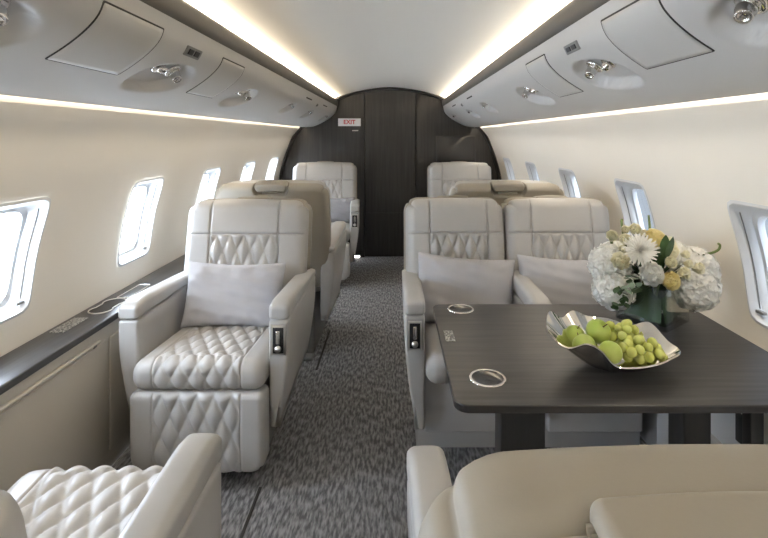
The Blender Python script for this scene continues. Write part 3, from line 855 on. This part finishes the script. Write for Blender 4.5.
# ------------------------------------------------------------ vase and flowers
VX, VY = .905, 1.722; va = R(37)
vz = thing('vase', 'square clear glass vase holding the white bouquet', 'vase', (VX, VY, TZ), va)
hw = .088
def vase_body():
    o_ = rrect(-hw, hw, -hw, hw, .008, 3); i_ = rrect(-hw+.007, hw-.007, -hw+.007, hw-.007, .004, 3); n_ = len(o_)
    V = [(x, y, 0) for x, y in o_]+[(x, y, .135) for x, y in o_]+[(x, y, .135) for x, y in i_]+[(x, y, .014) for x, y in i_]
    F = [tuple(range(n_))[::-1], tuple(range(3*n_, 4*n_))]
    for l in range(3):
        for i in range(n_): F.append((l*n_+i, l*n_+(i+1) % n_, (l+1)*n_+(i+1) % n_, (l+1)*n_+i))
    return V, F
mk('glass_body', *vase_body(), 'vase', vz, sharp=40)
def leafmesh(L_, W_, bend, n_=8):
    V, F = [], []
    for i in range(n_+1):
        f = i/n_; w_ = W_*math.sin(PI*min(f*.97+.03, 1))**.8; z = bend*f*f
        V += [(f*L_, -w_, z+.15*w_), (f*L_, 0, z), (f*L_, w_, z+.15*w_)]
    for i in range(n_):
        for k in (0, 1): F.append((i*3+k, i*3+3+k, i*3+4+k, i*3+1+k))
    return V, F
bq = thing('bouquet', 'round white and cream flower bouquet in the glass vase', 'flowers', (VX, VY, TZ))
# broad leaves curled round the inside of the vase
def wrap_leaf(k):
    V, F = [], []; rs_ = random.Random(k); h0 = hw-.012; a0 = k*PI/2
    for i in range(13):
        u = -1+2*i/12
        for j in range(7):
            v_ = j/6; x = u*h0*(.84-.10*v_); y = -h0+.006+.008*math.sin(3*u+k)+.014*v_; z = .020+.108*v_*(1-.22*u*u)+.01*math.sin(2*u+k)*v_
            z = min(z, .13)
            c_, s_ = math.cos(a0+va), math.sin(a0+va); V.append((x*c_-y*s_, x*s_+y*c_, z))
    for i in range(12):
        for j in range(6): F.append((i*7+j, i*7+7+j, i*7+8+j, i*7+1+j))
    return V, F
for k in range(4): mk('wrapped_leaf', *wrap_leaf(k), 'leaf', bq)
for k in range(9):
    a = rs.uniform(0, 6.28); r0 = rs.uniform(.0, .04); r1 = rs.uniform(.01, .06)
    mk('stalk', *tube([(r0*math.cos(a), r0*math.sin(a), .02), (r1*math.cos(a+1), r1*math.sin(a+1), .15)], .0035, 6), 'pod', bq)
def petal(L_, W_, cup, curl, n_=5, m_=4):
    """a spoon-shaped petal growing along +z from the origin, hollow towards -y"""
    V, F = [], []
    for i in range(n_+1):
        f = i/n_; w_ = W_*(math.sin(PI*(f*.80+.10))**.9)
        for j in range(m_+1):
            u = -1+2*j/m_
            V.append((u*w_, cup*u*u*w_+curl*f*f*L_-.0, f*L_))
    for i in range(n_):
        for j in range(m_): F.append((i*(m_+1)+j, (i+1)*(m_+1)+j, (i+1)*(m_+1)+j+1, i*(m_+1)+j+1))
    return V, F
def xf(vf, m_): return [m_ @ Vector(p) for p in vf[0]], vf[1]
def flower_rose(r_, seed, layers=5, open_=36):
    rs_ = random.Random(seed); parts = []
    for l in range(layers):
        f = (l+.4)/layers; n_ = 3+l
        for k in range(n_):
            a = 2*PI*(k+rs_.uniform(-.15, .15))/n_+l*.7
            tilt = R(3+f*open_); L_ = r_*(1.15-.15*f); W_ = r_*(.34+.36*f)
            p = petal(L_, W_, -.7, -.40*(1-f)+.05)
            m_ = Matrix.Rotation(a, 4, 'Z') @ Matrix.Translation((0, r_*.10*f+r_*.16*(1-f)*.6, -r_*.45)) @ Matrix.Rotation(-tilt, 4, 'X')
            parts.append(xf(p, m_))
    parts.append(lathe([(.001, -r_*.55), (r_*.35, -r_*.45), (r_*.42, -.1*r_), (r_*.22, r_*.32), (.001, r_*.36)], 10))
    return join(*parts)
def flower_mum(r_, seed):
    rs_ = random.Random(seed); parts = []
    for l in range(7):
        f = l/6; n_ = 8+3*l
        for k in range(n_):
            a = 2*PI*(k+rs_.uniform(-.2, .2))/n_+l*.4; L_ = r_*(.35+.65*f)*rs_.uniform(.92, 1.05)
            p = petal(L_, r_*.085, -.5, -.15, 4, 2)
            m_ = Matrix.Rotation(a, 4, 'Z') @ Matrix.Rotation(-R(8+f*76), 4, 'X')
            parts.append(xf(p, m_))
    return join(*parts)
def flower_hyd(r_, seed, n_=250):
    """mop-head of four-petalled florets over a ball"""
    rs_ = random.Random(seed); parts = [lathe([(max(.0005, math.sin(PI*i/10)*r_*.86), -math.cos(PI*i/10)*r_*.86) for i in range(11)], 16)]
    for k in range(n_):
        z = 1-2*(k+.5)/n_; rho = math.sqrt(1-z*z); a = k*2.39996+rs_.uniform(-.1, .1)
        nrm = Vector((rho*math.cos(a), rho*math.sin(a), z)); q = nrm.to_track_quat('Z', 'Y').to_matrix().to_4x4()
        base = Matrix.Translation(nrm*r_*rs_.uniform(.84, 1.0)) @ q @ Matrix.Rotation(rs_.uniform(0, 6), 4, 'Z') @ Matrix.Rotation(rs_.uniform(-.5, .5), 4, 'X')
        for j in range(4):
            p = petal(r_*.17, r_*.095, -.5, .25, 3, 2)
            parts.append(xf(p, base @ Matrix.Rotation(j*PI/2, 4, 'Z') @ Matrix.Rotation(-R(60), 4, 'X')))
    return join(*parts)
def head(name, mesh, mt, x, y, z, toward=None, spin=0):
    nrm = Vector(toward or (x, y-.05, z-.10)).normalized()
    o = mk(name, mesh[0], mesh[1], mt, bq); q = nrm.to_track_quat('Z', 'Y').to_matrix().to_4x4()
    o.matrix_local = Matrix.Translation((x, y, z)) @ q @ Matrix.Rotation(spin, 4, 'Z'); return o
H1 = flower_hyd(.068, 1); H2 = flower_hyd(.078, 2)
for x, y, z, h_ in [(-.148, .005, .190, H1), (-.150, -.030, .115, H1), (.135, -.02, .120, H2), (.160, .020, .170, H2), (.095, .03, .195, H1), (.0, .10, .20, H1), (-.09, .08, .19, H1), (.12, .09, .19, H1)]:
    head('hydrangea', h_, 'petal', x, y, z)
# filler core so the heads sit in foliage
head('greenery', join(*[xf(leafmesh(.13, .022, .02), Matrix.Rotation(i*2.4, 4, 'Z') @ Matrix.Rotation(-R(10+i*2.2), 4, 'Y')) for i in range(34)]), 'leaf', 0, 0, .13, (0, 0, 1))
R1 = flower_rose(.045, 3, 6); R2 = flower_rose(.030, 4, 5); R3 = flower_rose(.022, 5, 4); R4 = flower_rose(.052, 9, 6); P1 = flower_rose(.062, 6, 8, 24)
head('chrysanthemum', flower_mum(.058, 3), 'petal', -.088, -.092, .262, (-.25, -.9, .45))
head('peony', P1, 'petal', -.070, -.120, .192, (-.05, -1, .30))
head('rose', R1, 'cream_petal', -.150, -.085, .222, (-.35, -.8, .5), 2); head('rose', R1, 'yellow_petal', -.012, -.125, .172, (.10, -1, .25), 1)
head('rose', R4, 'yellow_petal', -.010, -.035, .285, (.1, -.6, .8), 3); head('rose', R1, 'cream_petal', .050, .0, .262, (.4, -.5, .8), 4)
for i, (x, y, z, k_) in enumerate([(-.157, -.04, .300, 1), (-.122, -.06, .292, 1), (-.078, -.035, .322, 1), (-.040, -.02, .305, 0), (-.135, -.07, .262, 0), (.0, -.110, .228, 1), (.038, -.120, .196, 1), (.098, -.100, .205, 1), (.034, -.075, .258, 0), (.070, -.075, .245, 0), (.020, -.09, .250, 0), (.062, -.105, .222, 0), (-.108, -.03, .320, 0)]):
    head('spray_rose', R2 if k_ else R3, 'cream_petal', x, y, z, (x*3, -.8, z), i)
for (x, y, z, dx, dy, dz) in [(-.005, -.10, .235, .12, -.35, .8), (-.012, -.10, .24, -.1, -.3, .7), (-.09, -.09, .14, -.6, -.8, -.1)]:
    d_ = Vector((dx, dy, dz)).normalized(); o = mk('leaf', *leafmesh(.085, .016, .01), 'leaf', bq)
    o.matrix_local = Matrix.Translation((x, y, z)) @ d_.to_track_quat('X', 'Z').to_matrix().to_4x4()
rs = random.Random(21)
parts = []
for i in range(26):
    d_ = Vector((rs.uniform(-1, .4), rs.uniform(-1, -.2), rs.uniform(-1, .5))).normalized()
    parts.append(xf(leafmesh(.030, .010, .004, 5), Matrix.Translation((rs.uniform(-.045, .03), rs.uniform(-.02, .01), rs.uniform(-.045, .035))) @ d_.to_track_quat('X', 'Z').to_matrix().to_4x4()))
o = mk('eucalyptus_sprig', *join(*parts[:13]), 'dusty', bq, loc=(-.125, -.105, .160)); mk('leaf_sprig', *join(*parts[13:]), 'leaf', bq, loc=(-.165, -.105, .125))
for pts in ([(-.09, .0, .24), (-.105, -.01, .30), (-.112, -.01, .345), (-.108, -.01, .352)], [(-.012, .0, .27), (-.008, 0, .32), (-.012, 0, .365)],
            [(.13, 0, .225), (.19, -.01, .232), (.225, -.01, .245), (.232, -.01, .262), (.225, -.01, .268)], [(-.15, -.02, .27), (-.16, -.02, .315)]):
    c_ = catmull(pts, 6); mk('curled_stalk', *tube([tuple(p) for p in c_], [.005-.0015*i/len(c_) for i in range(len(c_))], 8), 'pod', bq)

# ------------------------------------------------------------ bulkhead details
sg = thing('exit_sign', 'small white EXIT sign with red letters on the dark bulkhead', 'sign', (-.51, Y1, 1.527))
mk('sign_plate', *rb(-.128, .128, -.006, 0, -.044, .044, .002), 'white', sg)
fc = bpy.data.curves.new('lettering', 'FONT'); fc.body = 'EXIT'; fc.size = .066; fc.align_x = 'CENTER'; fc.align_y = 'CENTER'; fc.extrude = .0008; fc.offset = .0015
fc.materials.append(M['redtext'])
fo = bpy.data.objects.new('lettering', fc); C.objects.link(fo); bpy.context.view_layer.update()
fm = bpy.data.meshes.new_from_object(fo.evaluated_get(bpy.context.evaluated_depsgraph_get())); bpy.data.objects.remove(fo)
fo = bpy.data.objects.new('lettering', fm); C.objects.link(fo); fo.parent = sg; fo.location = (0, -.0068, 0); fo.rotation_euler = (PI/2, 0, 0)
tag(mk('door_plate', *rb(-.035, .035, -.004, 0, -.006, .006, .002), 'nickel', loc=(-.445, Y1, 1.433)), 'tiny oval silver plate on the bulkhead just below the EXIT sign', 'plate')
sc_ = thing('wall_monitor', 'dark glossy screen set into the right side of the bulkhead', 'screen', (.694, Y1, 1.12))
mk('bezel', *rb(-.225, .225, -.008, 0, -.27, .255, .004), 'wood_v', sc_)
mk('display', *rb(-.212, .212, -.011, -.006, -.25, .243, .002), 'screen', sc_)
t_ = thing('courtesy_light', 'small bright floor light at the foot of the bulkhead by the left seat', 'lamp', (-.43, Y1-.03, 0))
mk('housing', *rb(-.045, .045, -.012, .012, 0, .03, .004), 'grey', t_); mk('lens', *rb(-.035, .035, -.015, -.011, .006, .026, .002), 'lamp', t_)
# flush floor strips beside the aisle
for (x, y0_, y1_, lb) in ((-.520, .75, 1.90, 'dark carpet joint strip on the floor beside the left pillow seat'), (-.455, 2.86, 3.44, 'narrow floor track strip on the left edge of the aisle')):
    t_ = tag(mk('floor_strip', *rb(-.006, .006, -(y1_-y0_)/2, (y1_-y0_)/2, 0, .004, .002), 'gap', loc=(x, (y0_+y1_)/2, .0)), lb, 'floor strip')
